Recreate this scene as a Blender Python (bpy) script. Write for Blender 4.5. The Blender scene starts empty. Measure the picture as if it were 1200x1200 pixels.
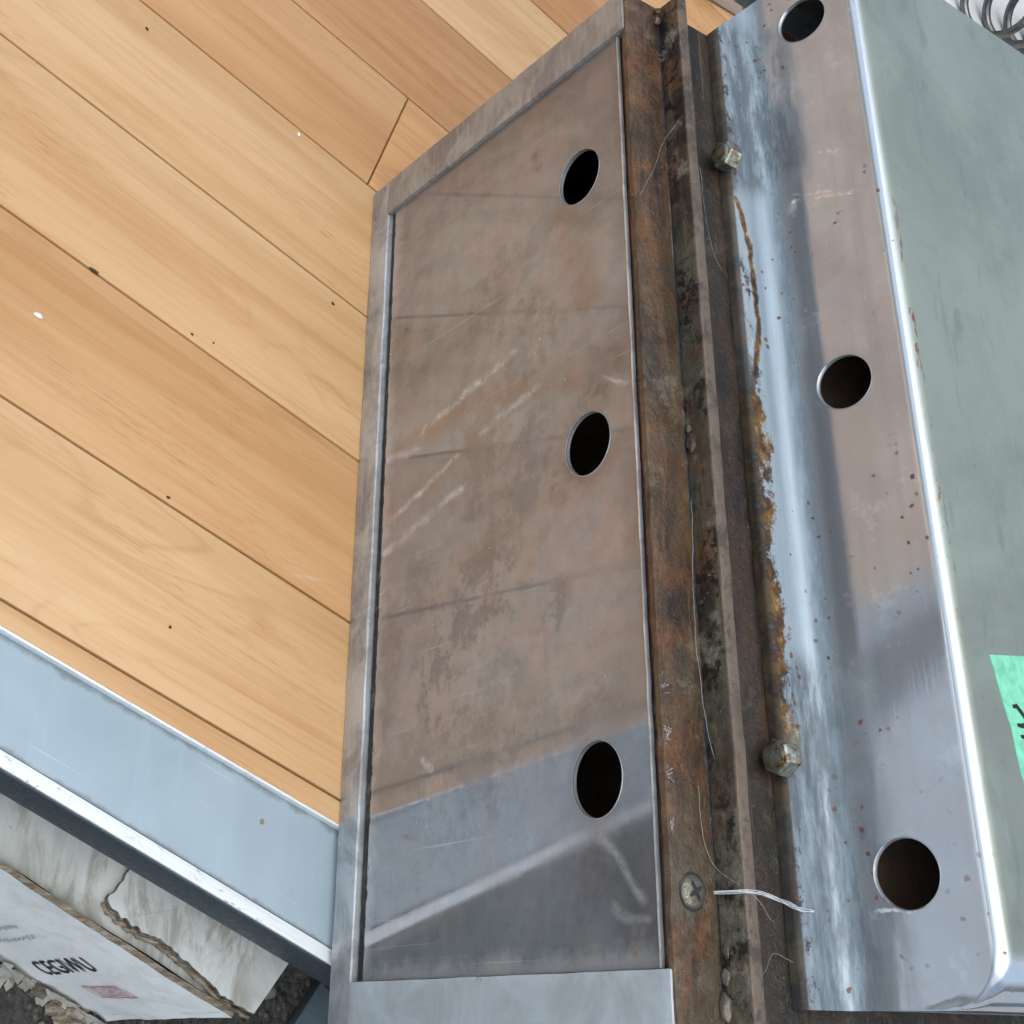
import bpy, bmesh, math, random
from mathutils import Vector, Matrix, noise as mnoise

random.seed(7)
S = bpy.context.scene
C = S.collection
rad = math.radians

# ------------------------------------------------------------------ camera
cd = bpy.data.cameras.new('camera')
cam = bpy.data.objects.new('camera', cd); C.objects.link(cam)
WR = [(-0.0110173, 0.8895403, -0.4567239), (0.8010700, 0.2812201, 0.5283958), (0.5984693, -0.3600463, -0.7156823)]
cam.matrix_world = Matrix(((WR[0][0], -WR[0][1], -WR[0][2], 0.0),
                           (WR[1][0], -WR[1][1], -WR[1][2], 0.0),
                           (WR[2][0], -WR[2][1], -WR[2][2], 0.7), (0, 0, 0, 1)))
cd.sensor_width = 36; cd.lens = 1555.03 / 1200 * 36
cd.shift_x = (600 - 558.46) / 1200; cd.shift_y = -(600 - 418.71) / 1200
cd.clip_start = .01; cd.clip_end = 200
S.camera = cam

# ------------------------------------------------------------------ light
SUN_EL, SUN_AZ = rad(70), rad(-70)          # azimuth of the direction TOWARDS the light, from +X ccw
sd = Vector((math.cos(SUN_EL) * math.cos(SUN_AZ), math.cos(SUN_EL) * math.sin(SUN_AZ), math.sin(SUN_EL)))
W = bpy.data.worlds.new('World'); S.world = W; W.use_nodes = True
wn = W.node_tree.nodes; wl = W.node_tree.links
sky = wn.new('ShaderNodeTexSky'); sky.sky_type = 'NISHITA'; sky.sun_disc = False
sky.sun_elevation = SUN_EL; sky.sun_rotation = math.atan2(sd.x, sd.y)
sky.air_density = 1.0; sky.dust_density = 6.0; sky.ozone_density = 0.8
tint = wn.new('ShaderNodeMix'); tint.data_type = 'RGBA'; tint.blend_type = 'MULTIPLY'; tint.inputs[0].default_value = 1
tint.inputs[7].default_value = (.84, 1.0, 1.10, 1)              # thin high cloud: a touch greener and cooler than the clear sky
wl.new(sky.outputs[0], tint.inputs[6]); wl.new(tint.outputs[2], wn['Background'].inputs[0]); wn['Background'].inputs[1].default_value = 0.15
ld = bpy.data.lights.new('sun', 'SUN'); ld.energy = 1.2; ld.angle = rad(100); ld.color = (1, .96, .9)
sun = bpy.data.objects.new('sun', ld); C.objects.link(sun)
sun.rotation_euler = sd.to_track_quat('Z', 'Y').to_euler()
S.view_settings.view_transform = 'Standard'; S.view_settings.look = 'None'
S.view_settings.gamma = 1; S.view_settings.exposure = 0.06; S.view_settings.use_curve_mapping = False
S.cycles.max_bounces = 4; S.cycles.glossy_bounces = 3; S.cycles.diffuse_bounces = 2
S.cycles.use_adaptive_sampling = True; S.cycles.adaptive_threshold = .04; S.cycles.adaptive_min_samples = 12; S.cycles.caustics_reflective = False; S.cycles.use_denoising = True

# ------------------------------------------------------------------ node helpers
class N:
    def __init__(s, name):
        s.m = bpy.data.materials.new(name); s.m.use_nodes = True
        s.t = s.m.node_tree; s.b = s.t.nodes['Principled BSDF']
        s.co = s.t.nodes.new('ShaderNodeTexCoord').outputs['Object']
    def put(s, sock, v):
        if isinstance(v, bpy.types.NodeSocket): s.t.links.new(v, sock)
        elif v is not None:
            if sock.type == 'RGBA' and len(v) == 3: v = (*v, 1)
            sock.default_value = v
    def node(s, typ, ins=None, **kw):
        n = s.t.nodes.new(typ)
        for k, v in kw.items(): setattr(n, k, v)
        for k, v in (ins or {}).items(): s.put(n.inputs[k], v)
        return n
    def mapping(s, loc=(0, 0, 0), rot=(0, 0, 0), sc=(1, 1, 1), v=None):
        return s.node('ShaderNodeMapping', {'Vector': v or s.co, 'Location': loc, 'Rotation': rot, 'Scale': sc}).outputs[0]
    def noise(s, scale, detail=4, rough=.55, v=None, dist=0.0, col=False):
        n = s.node('ShaderNodeTexNoise', {'Vector': v or s.co, 'Scale': scale, 'Detail': detail, 'Roughness': rough, 'Distortion': dist})
        return n.outputs['Color' if col else 'Fac']
    def vor(s, scale, v=None, feature='F1', out='Distance', rnd=1.0):
        return s.node('ShaderNodeTexVoronoi', {'Vector': v or s.co, 'Scale': scale, 'Randomness': rnd}, feature=feature).outputs[out]
    def ma(s, op, a, b=None, c=None, clamp=False):
        n = s.node('ShaderNodeMath', operation=op, use_clamp=clamp)
        for i, v in enumerate((a, b, c)):
            if v is not None: s.put(n.inputs[i], v)
        return n.outputs[0]
    def vm(s, op, a, b=None, sc=None):
        n = s.node('ShaderNodeVectorMath', operation=op); s.put(n.inputs[0], a)
        if b is not None: s.put(n.inputs[1], b)
        if sc is not None: s.put(n.inputs['Scale'], sc)
        return n.outputs['Value' if op in ('LENGTH', 'DOT_PRODUCT', 'DISTANCE') else 'Vector']
    def mr(s, v, a, b, c=0.0, d=1.0, smooth=True):
        n = s.node('ShaderNodeMapRange', {'Value': v, 'From Min': a, 'From Max': b, 'To Min': c, 'To Max': d},
                   interpolation_type='SMOOTHSTEP' if smooth else 'LINEAR')
        return n.outputs[0]
    def mix(s, f, a, b, mode='MIX'):
        n = s.node('ShaderNodeMix', data_type='RGBA', blend_type=mode)
        s.put(n.inputs[0], f); s.put(n.inputs[6], a); s.put(n.inputs[7], b)
        return n.outputs[2]
    def mixf(s, f, a, b):
        n = s.node('ShaderNodeMix', data_type='FLOAT'); s.put(n.inputs[0], f); s.put(n.inputs[2], a); s.put(n.inputs[3], b)
        return n.outputs[0]
    def ramp(s, f, stops):
        n = s.node('ShaderNodeValToRGB', {'Fac': f}); cr = n.color_ramp
        while len(cr.elements) < len(stops): cr.elements.new(.5)
        for e, (p, c) in zip(cr.elements, stops):
            e.position = p; e.color = (*c, 1)
        return n.outputs[0]
    def xyz(s, v=None):
        return s.node('ShaderNodeSeparateXYZ', {0: v or s.co}).outputs
    def wob(s, scale, amp, detail=3, v=None):            # coordinates shaken by noise
        c = s.noise(scale, detail, .6, v=v, col=True)
        c = s.vm('SUBTRACT', c, (.5, .5, .5)); c = s.vm('SCALE', c, sc=amp * 2)
        return s.vm('ADD', v or s.co, c)
    def seg(s, p, a, b, w0, w1):                         # mask 1 within w0 of the segment, 0 beyond w1
        a = Vector(a); b = Vector(b); ba = b - a
        pa = s.vm('SUBTRACT', p, tuple(a))
        h = s.ma('MULTIPLY', s.vm('DOT_PRODUCT', pa, tuple(ba)), 1 / ba.length_squared, clamp=True)
        q = s.node('ShaderNodeVectorMath', operation='SCALE'); q.inputs[0].default_value = tuple(ba); s.put(q.inputs['Scale'], h)
        return s.mr(s.vm('LENGTH', s.vm('SUBTRACT', pa, q.outputs[0])), w0, w1, 1, 0)
    def mx(s, *a):
        r = a[0]
        for v in a[1:]: r = s.ma('MAXIMUM', r, v)
        return r
    def mul(s, *a):
        r = a[0]
        for v in a[1:]: r = s.ma('MULTIPLY', r, v)
        return r
    def bump(s, h, strength=.3, dist=.001, nrm=None):
        n = s.node('ShaderNodeBump', {'Height': h, 'Strength': strength, 'Distance': dist})
        if nrm: s.put(n.inputs['Normal'], nrm)
        return n.outputs[0]
    def out(s, col, rough, metal=0.0, normal=None, spec=None):
        s.put(s.b.inputs['Base Color'], col); s.put(s.b.inputs['Roughness'], rough); s.put(s.b.inputs['Metallic'], metal)
        if normal: s.put(s.b.inputs['Normal'], normal)
        if spec is not None: s.put(s.b.inputs['Specular IOR Level'], spec)
        return s.m

# ------------------------------------------------------------------ materials
PA = rad(69.2)                                            # direction of the floor planks
def m_wood():
    n = N('laminate_wood')
    oi = n.node('ShaderNodeObjectInfo')
    r = n.mapping(rot=(0, 0, -PA))
    off = n.node('ShaderNodeCombineXYZ', {0: n.ma('MULTIPLY', oi.outputs['Random'], 37.0), 1: n.ma('MULTIPLY', oi.outputs['Random'], 11.3), 2: 0.0}).outputs[0]
    r = n.vm('ADD', r, off)
    base = oi.outputs['Color']
    broad = n.noise(1, 3, .5, v=n.mapping(sc=(2.2, 16, 1), v=r), dist=.4)
    streak = n.noise(1, 4, .62, v=n.mapping(sc=(3.5, 75, 1), v=r), dist=.25)
    fine = n.noise(1, 4, .7, v=n.mapping(sc=(14, 420, 1), v=r))
    cath = n.noise(1, 2, .45, v=n.mapping(sc=(3.2, 15, 1), v=r), dist=.6)
    ring = n.ma('PINGPONG', n.ma('MULTIPLY', cath, 9.0), .5)
    ring = n.mul(n.mr(ring, .34, .5), n.mr(n.noise(1, 2, .5, v=n.mapping(sc=(1.6, 9, 1), v=r)), .42, .62))
    pore = n.mul(n.mr(n.noise(1, 2, .6, v=n.mapping(sc=(55, 700, 1), v=r)), .56, .66), n.mr(n.noise(1, 2, .5, v=n.mapping(sc=(6, 26, 1), v=r)), .46, .64))
    c = n.mix(n.mr(broad, .3, .7), n.mix(1.0, base, (1.05, 1.06, 1.08), 'MULTIPLY'), n.mix(1.0, base, (.90, .83, .76), 'MULTIPLY'))
    c = n.mix(n.mul(n.mr(streak, .40, .72), .55), c, n.mix(1.0, c, (.80, .68, .56), 'MULTIPLY'))
    c = n.mix(n.mul(n.mr(fine, .45, .70), .42), c, n.mix(1.0, c, (.86, .78, .68), 'MULTIPLY'))
    c = n.mix(n.mul(ring, .38), c, n.mix(1.0, c, (.76, .62, .50), 'MULTIPLY'))
    c = n.mix(n.mul(pore, .38), c, n.mix(1.0, c, (.55, .42, .32), 'MULTIPLY'))
    # grime specks, scuffs
    sp = n.mul(n.mr(n.vor(46), .035, .015), n.mr(n.vor(46, out='Color'), .80, .82))
    c = n.mix(n.mul(sp, .85), c, (.06, .035, .02))
    sc = n.mr(n.noise(1, 3, .6, v=n.mapping(rot=(0, 0, .5), sc=(60, 5, 1))), .70, .78)
    c = n.mix(n.mul(sc, .22), c, (.7, .6, .48))
    rough = n.mr(n.noise(9, 5, .6), .3, .7, .34, .5)
    return n.out(c, rough, 0, n.bump(fine, .08, .0004), .4)

def metal_base(n, fine_axis=(1, 1, 1), sc=(20, 900, 900)):
    return n.noise(1, 4, .7, v=n.mapping(sc=sc))

def m_panel():
    n = N('stained_stainless_panel')
    flat = n.vm('MULTIPLY', n.co, (1, 0, 1))
    w = n.vm('MULTIPLY', n.wob(22, .010, 2), (1, 0, 1)); w2 = n.vm('MULTIPLY', n.wob(60, .004, 3), (1, 0, 1))
    x, y, z = n.xyz()
    brush = n.noise(1, 3, .7, v=n.mapping(sc=(10, 300, 500)))
    brush2 = n.noise(1, 3, .65, v=n.mapping(sc=(3, 40, 60)))
    cloud = n.noise(7, 5, .62, v=n.mapping(rot=(0, .5, 0), sc=(1, 1, .55)), dist=.5)
    cloud2 = n.noise(19, 5, .68, dist=.8)
    col = n.mix(n.mr(cloud, .40, .60), (.355, .375, .405), (.255, .25, .26))
    col = n.mix(n.mul(n.mr(cloud2, .46, .57), .5), col, (.40, .36, .355))
    pk = n.mul(n.mr(n.noise(38, 5, .78), .44, .56), n.seg(w, (-.24, 0, .20), (-.16, 0, .18), .03, .10))
    col = n.mix(n.mul(pk, .4), col, (.44, .37, .34))
    mott = n.noise(95, 4, .8)
    col = n.mix(n.mul(n.mr(mott, .50, .62), .25), col, n.mix(1.0, col, (.62, .60, .60), 'MULTIPLY'))
    col = n.mix(n.mul(n.mr(mott, .44, .34), .25), col, n.mix(1.0, col, (1.4, 1.4, 1.42), 'MULTIPLY'))
    blot = n.mul(n.mr(n.noise(26, 5, .76), .46, .56), n.mx(n.seg(w, (-.215, 0, .13), (-.175, 0, .10), .02, .05), n.mul(n.seg(w, (-.20, 0, .20), (-.185, 0, .19), .003, .014), .9), n.mul(n.mr(n.noise(6, 2, .5), .52, .60), .55)))
    col = n.mix(n.mul(blot, .55), col, (.145, .145, .15))
    col = n.mix(n.mul(n.mr(brush2, .5, .8), .25), col, (.20, .195, .20))
    # brown heat and grease stains round the middle hole and elsewhere
    bs = n.mx(n.seg(w, (-.305, 0, .232), (-.297, 0, .224), .004, .017), n.seg(w, (-.310, 0, .250), (-.322, 0, .246), .003, .008),
              n.seg(w2, (-.482, 0, .183), (-.470, 0, .188), .002, .006), n.seg(w, (-.268, 0, .250), (-.262, 0, .253), .001, .006),
              n.seg(w, (-.515, 0, .255), (-.45, 0, .259), .0005, .006), n.seg(w, (-.042, 0, .246), (-.035, 0, .244), .001, .006))
    bs = n.mul(bs, n.mr(n.noise(90, 5, .7), .38, .60))
    tan = n.mul(n.mx(n.seg(w, (-.334, 0, .03), (-.338, 0, .13), .001, .010), n.seg(w, (-.338, 0, .13), (-.322, 0, .215), .002, .013),
                n.seg(w, (-.312, 0, .13), (-.290, 0, .034), .002, .010), n.seg(w, (-.42, 0, .215), (-.36, 0, .225), .004, .02)), n.mr(n.noise(60, 5, .7), .35, .62))
    col = n.mix(n.mul(tan, .6), col, (.33, .225, .15))
    # dried pale runs
    pn = n.noise(75, 5, .78)
    core = n.mx(n.seg(w2, (-.268, 0, .034), (-.286, 0, .112), .0004, .0046), n.seg(w2, (-.337, 0, .072), (-.355, 0, .162), .0003, .0042),
                n.seg(w2, (-.287, 0, .036), (-.308, 0, .108), .0002, .0036), n.mul(n.seg(w2, (-.331, 0, .028), (-.326, 0, .068), .0001, .0042), .7),
                n.mul(n.seg(w2, (-.314, 0, .13), (-.325, 0, .185), .0001, .0036), .7), n.mul(n.seg(w, (-.081, 0, .228), (-.055, 0, .250), .0002, .0040), .6),
                n.mul(n.seg(w, (-.052, 0, .230), (-.046, 0, .252), .0002, .0034), .5), n.mul(n.seg(w2, (-.31, 0, .237), (-.299, 0, .257), .0001, .0018), .8),
                n.mul(n.seg(w2, (-.135, 0, .082), (-.131, 0, .090), .0004, .0040), .8))
    pale = n.mul(core, n.mr(pn, .36, .60, .12, 1.0))
    # chalky deposit creeping in from the lower and near edges
    ed = n.mx(n.mr(n.ma('ADD', z, n.ma('MULTIPLY', n.noise(60, 5, .7), -.022)), .030, .016), n.mul(n.mr(n.ma('ADD', x, n.ma('MULTIPLY', n.noise(55, 5, .75), .026)), -.026, -.014), .9))
    specks = n.mul(n.mr(n.noise(330, 3, .6), .70, .76), n.mr(n.noise(14, 3), .48, .66))
    dep = n.ma('ADD', n.mul(pale, .60), n.ma('ADD', n.mul(ed, .34), n.mul(specks, .75)), clamp=True)
    film = n.mr(n.noise(5, 4, .65, dist=.4), .38, .66, .05, .40)
    col = n.mix(dep, col, (.60, .59, .565))
    col = n.mix(n.mul(bs, .85), col, (.16, .10, .045))
    col = n.mix(n.mul(film, .6), col, (.225, .215, .215))
    scratch = n.mul(n.mr(n.noise(1, 2, .5, v=n.mapping(rot=(0, .9, 0), sc=(900, 1, 9))), .71, .76), .35)
    col = n.mix(scratch, col, (.75, .74, .73))
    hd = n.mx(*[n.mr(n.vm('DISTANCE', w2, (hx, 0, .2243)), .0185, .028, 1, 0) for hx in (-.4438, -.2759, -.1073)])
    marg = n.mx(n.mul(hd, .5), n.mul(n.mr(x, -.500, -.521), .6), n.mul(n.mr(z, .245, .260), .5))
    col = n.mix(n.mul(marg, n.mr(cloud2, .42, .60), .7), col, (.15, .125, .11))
    met = n.ma('SUBTRACT', .68, n.ma('ADD', n.mul(dep, .6), n.ma('ADD', n.mul(bs, .6), n.mul(film, .6))), clamp=True)
    rough = n.ma('ADD', n.mr(cloud, .3, .75, .028, .075), n.ma('ADD', n.mul(n.mr(brush, .4, .8), .03), n.ma('ADD', n.mul(dep, .4), n.ma('ADD', n.mul(blot, .12), n.mul(n.mr(cloud2, .45, .60), .05)))))
    wave = n.noise(9, 1, .4)
    nb = n.bump(n.ma('ADD', n.mul(wave, 8.0), brush), .045, .0005)
    return n.out(col, rough, met, nb)

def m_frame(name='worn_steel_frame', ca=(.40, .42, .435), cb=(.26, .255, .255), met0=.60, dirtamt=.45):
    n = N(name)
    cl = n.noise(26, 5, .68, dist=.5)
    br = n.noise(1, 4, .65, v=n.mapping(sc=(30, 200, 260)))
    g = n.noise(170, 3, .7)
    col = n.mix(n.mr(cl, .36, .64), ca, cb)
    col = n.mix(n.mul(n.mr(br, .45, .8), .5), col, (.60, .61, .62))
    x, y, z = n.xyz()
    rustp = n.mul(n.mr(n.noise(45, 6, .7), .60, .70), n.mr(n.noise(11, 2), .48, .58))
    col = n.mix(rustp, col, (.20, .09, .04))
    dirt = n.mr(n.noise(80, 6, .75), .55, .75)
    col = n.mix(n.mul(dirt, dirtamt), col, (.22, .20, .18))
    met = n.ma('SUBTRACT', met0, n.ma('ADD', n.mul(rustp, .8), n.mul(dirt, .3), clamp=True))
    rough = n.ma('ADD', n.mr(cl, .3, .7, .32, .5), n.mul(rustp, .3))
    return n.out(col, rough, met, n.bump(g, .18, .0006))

def m_rust(name, dark, mid, hot, olive, hotamt=.5, rough0=.42, met=.25, blot=.5, edge=None):
    n = N(name)
    st = n.noise(1, 5, .70, v=n.mapping(sc=(9, 70, 70)), dist=.5)
    cl = n.noise(24, 5, .72, dist=.7)
    g = n.noise(260, 3, .75)
    lo = n.noise(5.5, 2, .5)
    col = n.mix(n.mr(st, .40, .60), mid, dark)
    col = n.mix(n.mul(n.mr(lo, .42, .58), n.mr(cl, .62, .40)), col, olive)
    hm = n.mul(n.mr(cl, .48, .64), hotamt)
    col = n.mix(hm, col, hot)
    sp = n.noise(75, 5, .78)
    blk = n.mul(n.mr(sp, .52, .565), n.mr(n.noise(13, 2, .6), .36, .48))
    flk = n.mul(n.mr(sp, .47, .435), n.mr(n.noise(22, 3, .6), .50, .56), blot)
    col = n.mix(n.mul(flk, .75), col, (.185, .175, .14))
    col = n.mix(n.mul(blk, blot), col, (.012, .010, .010))
    col = n.mix(n.mul(n.mr(g, .45, .75), .45), col, n.mix(1.0, col, (.45, .42, .40), 'MULTIPLY'))
    col = n.mix(n.mul(n.mr(sp, .43, .36), .55), col, n.mix(1.0, col, (1.75, 1.7, 1.6), 'MULTIPLY'))
    wh = n.mr(n.noise(420, 2, .6), .72, .76)
    col = n.mix(n.mul(wh, .6), col, (.40, .38, .35))
    scr = n.mr(n.noise(1, 2, .5, v=n.mapping(rot=(0, 0, .25), sc=(5, 700, 1))), .68, .74)
    col = n.mix(n.mul(scr, .25), col, (.36, .33, .29))
    if edge:                                              # rubbed, lighter metal on the top edge
        z = n.xyz()[2]
        col = n.mix(n.mul(n.mr(z, edge - .0012, edge), n.mr(sp, .60, .42, .45, 1.0)), col, (.18, .132, .095))
    rough = n.ma('ADD', n.mr(g, .3, .7, rough0 - .1, rough0 + .14), n.mul(hm, .2))
    return n.out(col, rough, met, n.bump(n.ma('ADD', g, n.mul(sp, 2.0)), .6, .0012), .5)

def m_cover():
    n = N('stained_stainless_cover')
    x, y, z = n.xyz()
    wa = n.wob(45, .006, 3); wb = n.wob(120, .003, 3)
    w = n.vm('MULTIPLY', wa, (1, 1, 0)); w2 = n.vm('MULTIPLY', wb, (1, 1, 0)); w3 = n.vm('MULTIPLY', wb, (1, 0, 1))
    brush = n.noise(1, 3, .7, v=n.mapping(sc=(8, 300, 420)))
    brush2 = n.noise(1, 4, .7, v=n.mapping(sc=(5, 90, 110)))
    cloud = n.noise(8, 4, .6, dist=.4)
    topm = n.mul(n.mr(z, .3470, .3500), 1.0)                      # the dull upper sheet
    col = n.mix(n.mr(cloud, .3, .7), (.55, .59, .64), (.46, .48, .515))
    col = n.mix(n.mul(n.mr(brush2, .42, .75), .5), col, (.38, .40, .43))
    pat = n.noise(30, 5, .76, dist=.5)
    col = n.mix(n.mul(n.mr(pat, .48, .62), .4), col, (.47, .445, .45))
    col = n.mix(n.mul(n.mr(pat, .44, .34), .35), col, (.72, .75, .78))
    tcol = n.mix(n.mr(n.noise(9, 5, .65, dist=.5), .35, .66), (.335, .362, .300), (.262, .280, .232))
    tcol = n.mix(n.mul(n.mr(n.noise(60, 5, .7), .55, .75), .35), tcol, (.17, .19, .165))
    smg = n.mr(n.noise(1, 4, .7, v=n.mapping(rot=(0, 0, .6), sc=(14, 45, 1)), dist=.8), .56, .70)
    tcol = n.mix(n.mul(smg, .35), tcol, (.155, .175, .15))
    tsc = n.mr(n.noise(1, 2, .5, v=n.mapping(rot=(0, 0, 1.1), sc=(6, 800, 1))), .70, .75)
    tcol = n.mix(n.mul(tsc, .30), tcol, (.55, .60, .57))
    col = n.mix(topm, col, tcol)
    col = n.mix(n.mul(n.mr(z, .3425, .3450), n.ma('SUBTRACT', 1.0, topm)), col, (.86, .88, .90))   # ridge painted pale to strengthen its sky highlight
    # foot: dark bluish tarnish patches, with contact shade and reflection painted in
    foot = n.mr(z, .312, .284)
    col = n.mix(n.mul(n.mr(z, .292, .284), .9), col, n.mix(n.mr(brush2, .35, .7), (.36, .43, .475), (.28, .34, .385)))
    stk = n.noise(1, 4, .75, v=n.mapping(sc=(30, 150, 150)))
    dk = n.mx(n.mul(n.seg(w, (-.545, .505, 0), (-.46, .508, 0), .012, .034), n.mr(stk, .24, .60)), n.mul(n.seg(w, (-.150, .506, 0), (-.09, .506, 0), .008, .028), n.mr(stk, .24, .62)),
              n.mul(n.seg(w, (-.085, .508, 0), (-.012, .508, 0), .012, .026), n.mr(stk, .22, .68), .95), n.seg(w, (-.130, .4925, 0), (-.103, .4925, 0), .003, .010), n.seg(w, (-.470, .4925, 0), (-.440, .4925, 0), .003, .010))  # last two spots paint the contact shade round the bolts
    band = n.mul(n.mr(z, .2795, .2835), n.mr(z, .2960, .2885), n.mr(stk, .34, .60, .35, .85))  # streaks along the fold: tarnish plus a painted dark reflection
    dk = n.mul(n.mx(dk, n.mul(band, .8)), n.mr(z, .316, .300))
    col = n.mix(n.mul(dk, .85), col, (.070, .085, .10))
    # rust run along the foot edge
    yy = n.ma('ADD', y, n.ma('MULTIPLY', n.ma('SUBTRACT', n.noise(34, 5, .80), .5), .048))
    rng = n.mul(n.mr(x, -.36, -.30), n.mr(x, -.10, -.14))
    edge = n.mul(n.mr(yy, .5035, .4985), n.mr(x, -.37, -.30), n.mr(x, -.105, -.14))
    edge2 = n.mul(n.mr(yy, .4975, .494), .9)
    crack = n.mx(n.seg(w2, (-.430, .496, 0), (-.400, .503, 0), .0012, .0032), n.seg(w2, (-.400, .503, 0), (-.350, .504, 0), .0010, .0030),
                 n.seg(w2, (-.350, .504, 0), (-.318, .498, 0), .0012, .0036))
    lipm = n.mr(y, .4948, .4930)  # lip: dark rust colour that also paints the shadow gap at the foot
    rn = n.noise(70, 5, .78)
    rcol = n.ramp(rn, [(.40, (.016, .010, .007)), (.49, (.075, .034, .010)), (.56, (.17, .078, .016)), (.62, (.23, .165, .055)), (.69, (.40, .42, .35))])
    rm = n.mx(n.mul(edge, n.mr(rn, .30, .42)), n.mul(edge2, n.mr(rn, .52, .40)), crack, n.mul(lipm, .92))
    col = n.mix(rm, col, n.mix(lipm, rcol, n.mix(n.mr(rn, .4, .6), (.022, .016, .012), (.075, .050, .024))))
    # rust freckles
    def fre(scale, r0, r1, thr, seed):
        v = n.mapping(loc=(seed, seed * 2, seed * 3)); v = n.vm('ADD', v, n.vm('SCALE', n.vm('SUBTRACT', n.noise(300, 2, col=True), (.5, .5, .5)), sc=.0030))
        d = n.vor(scale, v=v)
        cc = n.node('ShaderNodeSeparateXYZ', {0: n.vor(scale, v=v, out='Color')}).outputs
        rr = n.mr(cc[1], 0, 1, r0 * .4, r0, False)
        return n.mul(n.mr(n.ma('SUBTRACT', d, rr), r1 - r0, 0), n.ma('GREATER_THAN', cc[0], thr))
    dens = n.mul(n.mr(n.noise(11, 3, .6), .40, .58), n.mr(z, .3500, .3480, .12, 1.0))
    f1 = n.mul(fre(210, .24, .32, .66, 1.3), dens); f2 = n.mul(fre(75, .11, .15, .84, 4.1), n.mr(z, .3500, .3480, .3, 1.0))
    fr = n.mx(f1, f2)
    col = n.mix(n.mul(fr, .92), col, n.mix(n.noise(30, 2), (.05, .02, .012), (.19, .06, .035)))
    chips = n.mul(n.mr(n.ma('ABSOLUTE', n.ma('SUBTRACT', y, .5390)), .0022, .001), n.mr(z, .345, .347), n.mr(n.noise(1, 4, .7, v=n.mapping(sc=(60, 240, 240))), .57, .60), n.mr(x, -.44, -.36), n.mr(x, -.14, -.2))
    col = n.mix(chips, col, (.22, .10, .05))
    # pale scratches
    ps = n.mx(n.seg(w3, (-.430, 0, .294), (-.420, 0, .333), .0004, .0016), n.seg(w3, (-.434, 0, .296), (-.426, 0, .318), .0002, .0013),
              n.seg(w3, (-.455, 0, .315), (-.452, 0, .325), .0003, .0014), n.seg(w3, (-.052, 0, .296), (-.052, 0, .313), .0003, .0012))
    ps = n.mul(ps, n.mr(n.noise(260, 3), .38, .55), .8)
    col = n.mix(ps, col, (.8, .8, .8))
    met = n.ma('SUBTRACT', .70, n.ma('ADD', n.mul(rm, .95), n.ma('ADD', n.mul(fr, .9), n.ma('ADD', n.mul(dk, .55), n.ma('ADD', n.mul(topm, .42), n.mul(n.mr(z, .294, .282), .34)))), clamp=True), clamp=True)
    rough = n.ma('ADD', n.mr(cloud, .3, .7, .045, .09), n.ma('ADD', n.mul(n.mr(brush, .4, .8), .025), n.ma('ADD', n.mul(topm, .26), n.ma('ADD', n.mul(rm, .4), n.ma('ADD', n.mul(dk, .22), n.mul(n.mr(z, .294, .284), .24))))))
    nb = n.bump(n.ma('ADD', n.mul(n.noise(13, 1, .4), 6.0), brush), .03, .0005)
    return n.out(col, rough, met, nb)

def m_paint(name, c1, c2, rough=.45, speck=True, met=0.0, bumpy=.1):
    n = N(name)
    cl = n.noise(12, 6, .65, dist=.3); g = n.noise(260, 4, .7)
    col = n.mix(n.mr(cl, .3, .7), c1, c2)
    if speck:
        d = n.mul(n.mr(n.noise(180, 4, .7), .66, .74), n.mr(n.noise(15, 3), .45, .65))
        col = n.mix(n.mul(d, .6), col, tuple(v * .35 for v in c2))
        sp = n.mul(n.mr(n.vor(70), .05, .025), n.mr(n.vor(70, out='Color'), .72, .74))
        col = n.mix(n.mul(sp, .9), col, (.05, .05, .05))
        sm = n.mr(n.noise(1, 5, .7, v=n.mapping(rot=(0, 0, -PA), sc=(3, 30, 3))), .50, .8)
        col = n.mix(n.mul(sm, .30), col, tuple(min(1, v * 1.25) for v in c1))
    return n.out(col, n.mr(g, .3, .7, rough - .07, rough + .1), met, n.bump(n.ma('ADD', g, cl), bumpy, .0006))

def m_alu():
    n = N('scuffed_aluminium_edge')
    r = n.mapping(rot=(0, 0, -rad(67.3)))
    br = n.noise(1, 5, .7, v=n.mapping(sc=(14, 420, 200), v=r))
    d = n.mul(n.mr(n.noise(1, 6, .75, v=n.mapping(sc=(90, 330, 90), v=r)), .55, .64), n.mr(n.noise(11, 3), .42, .66))
    col = n.mix(n.mr(br, .35, .75), (.84, .85, .86), (.74, .76, .78))
    col = n.mix(n.mul(d, .75), col, (.16, .16, .16))
    return n.out(col, n.mr(br, .3, .7, .34, .5), .15, n.bump(br, .12, .0005))

def m_asphalt():
    n = N('asphalt')
    g = n.noise(120, 7, .75); v = n.vor(190); vc = n.vor(190, out='Color')
    col = n.mix(n.mr(g, .3, .7), (.028, .027, .025), (.082, .078, .070))
    st = n.mul(n.mr(v, .42, .25), n.mr(vc, .60, .8))
    col = n.mix(n.mul(st, .6), col, (.17, .165, .15))
    wsp = n.mul(n.mr(n.vor(90), .16, .08), n.mr(n.vor(90, out='Color'), .86, .88))
    col = n.mix(wsp, col, (.45, .43, .40))
    return n.out(col, .85, 0, n.bump(n.ma('ADD', g, n.ma('MULTIPLY', v, -1.2)), .9, .004), .3)

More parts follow.
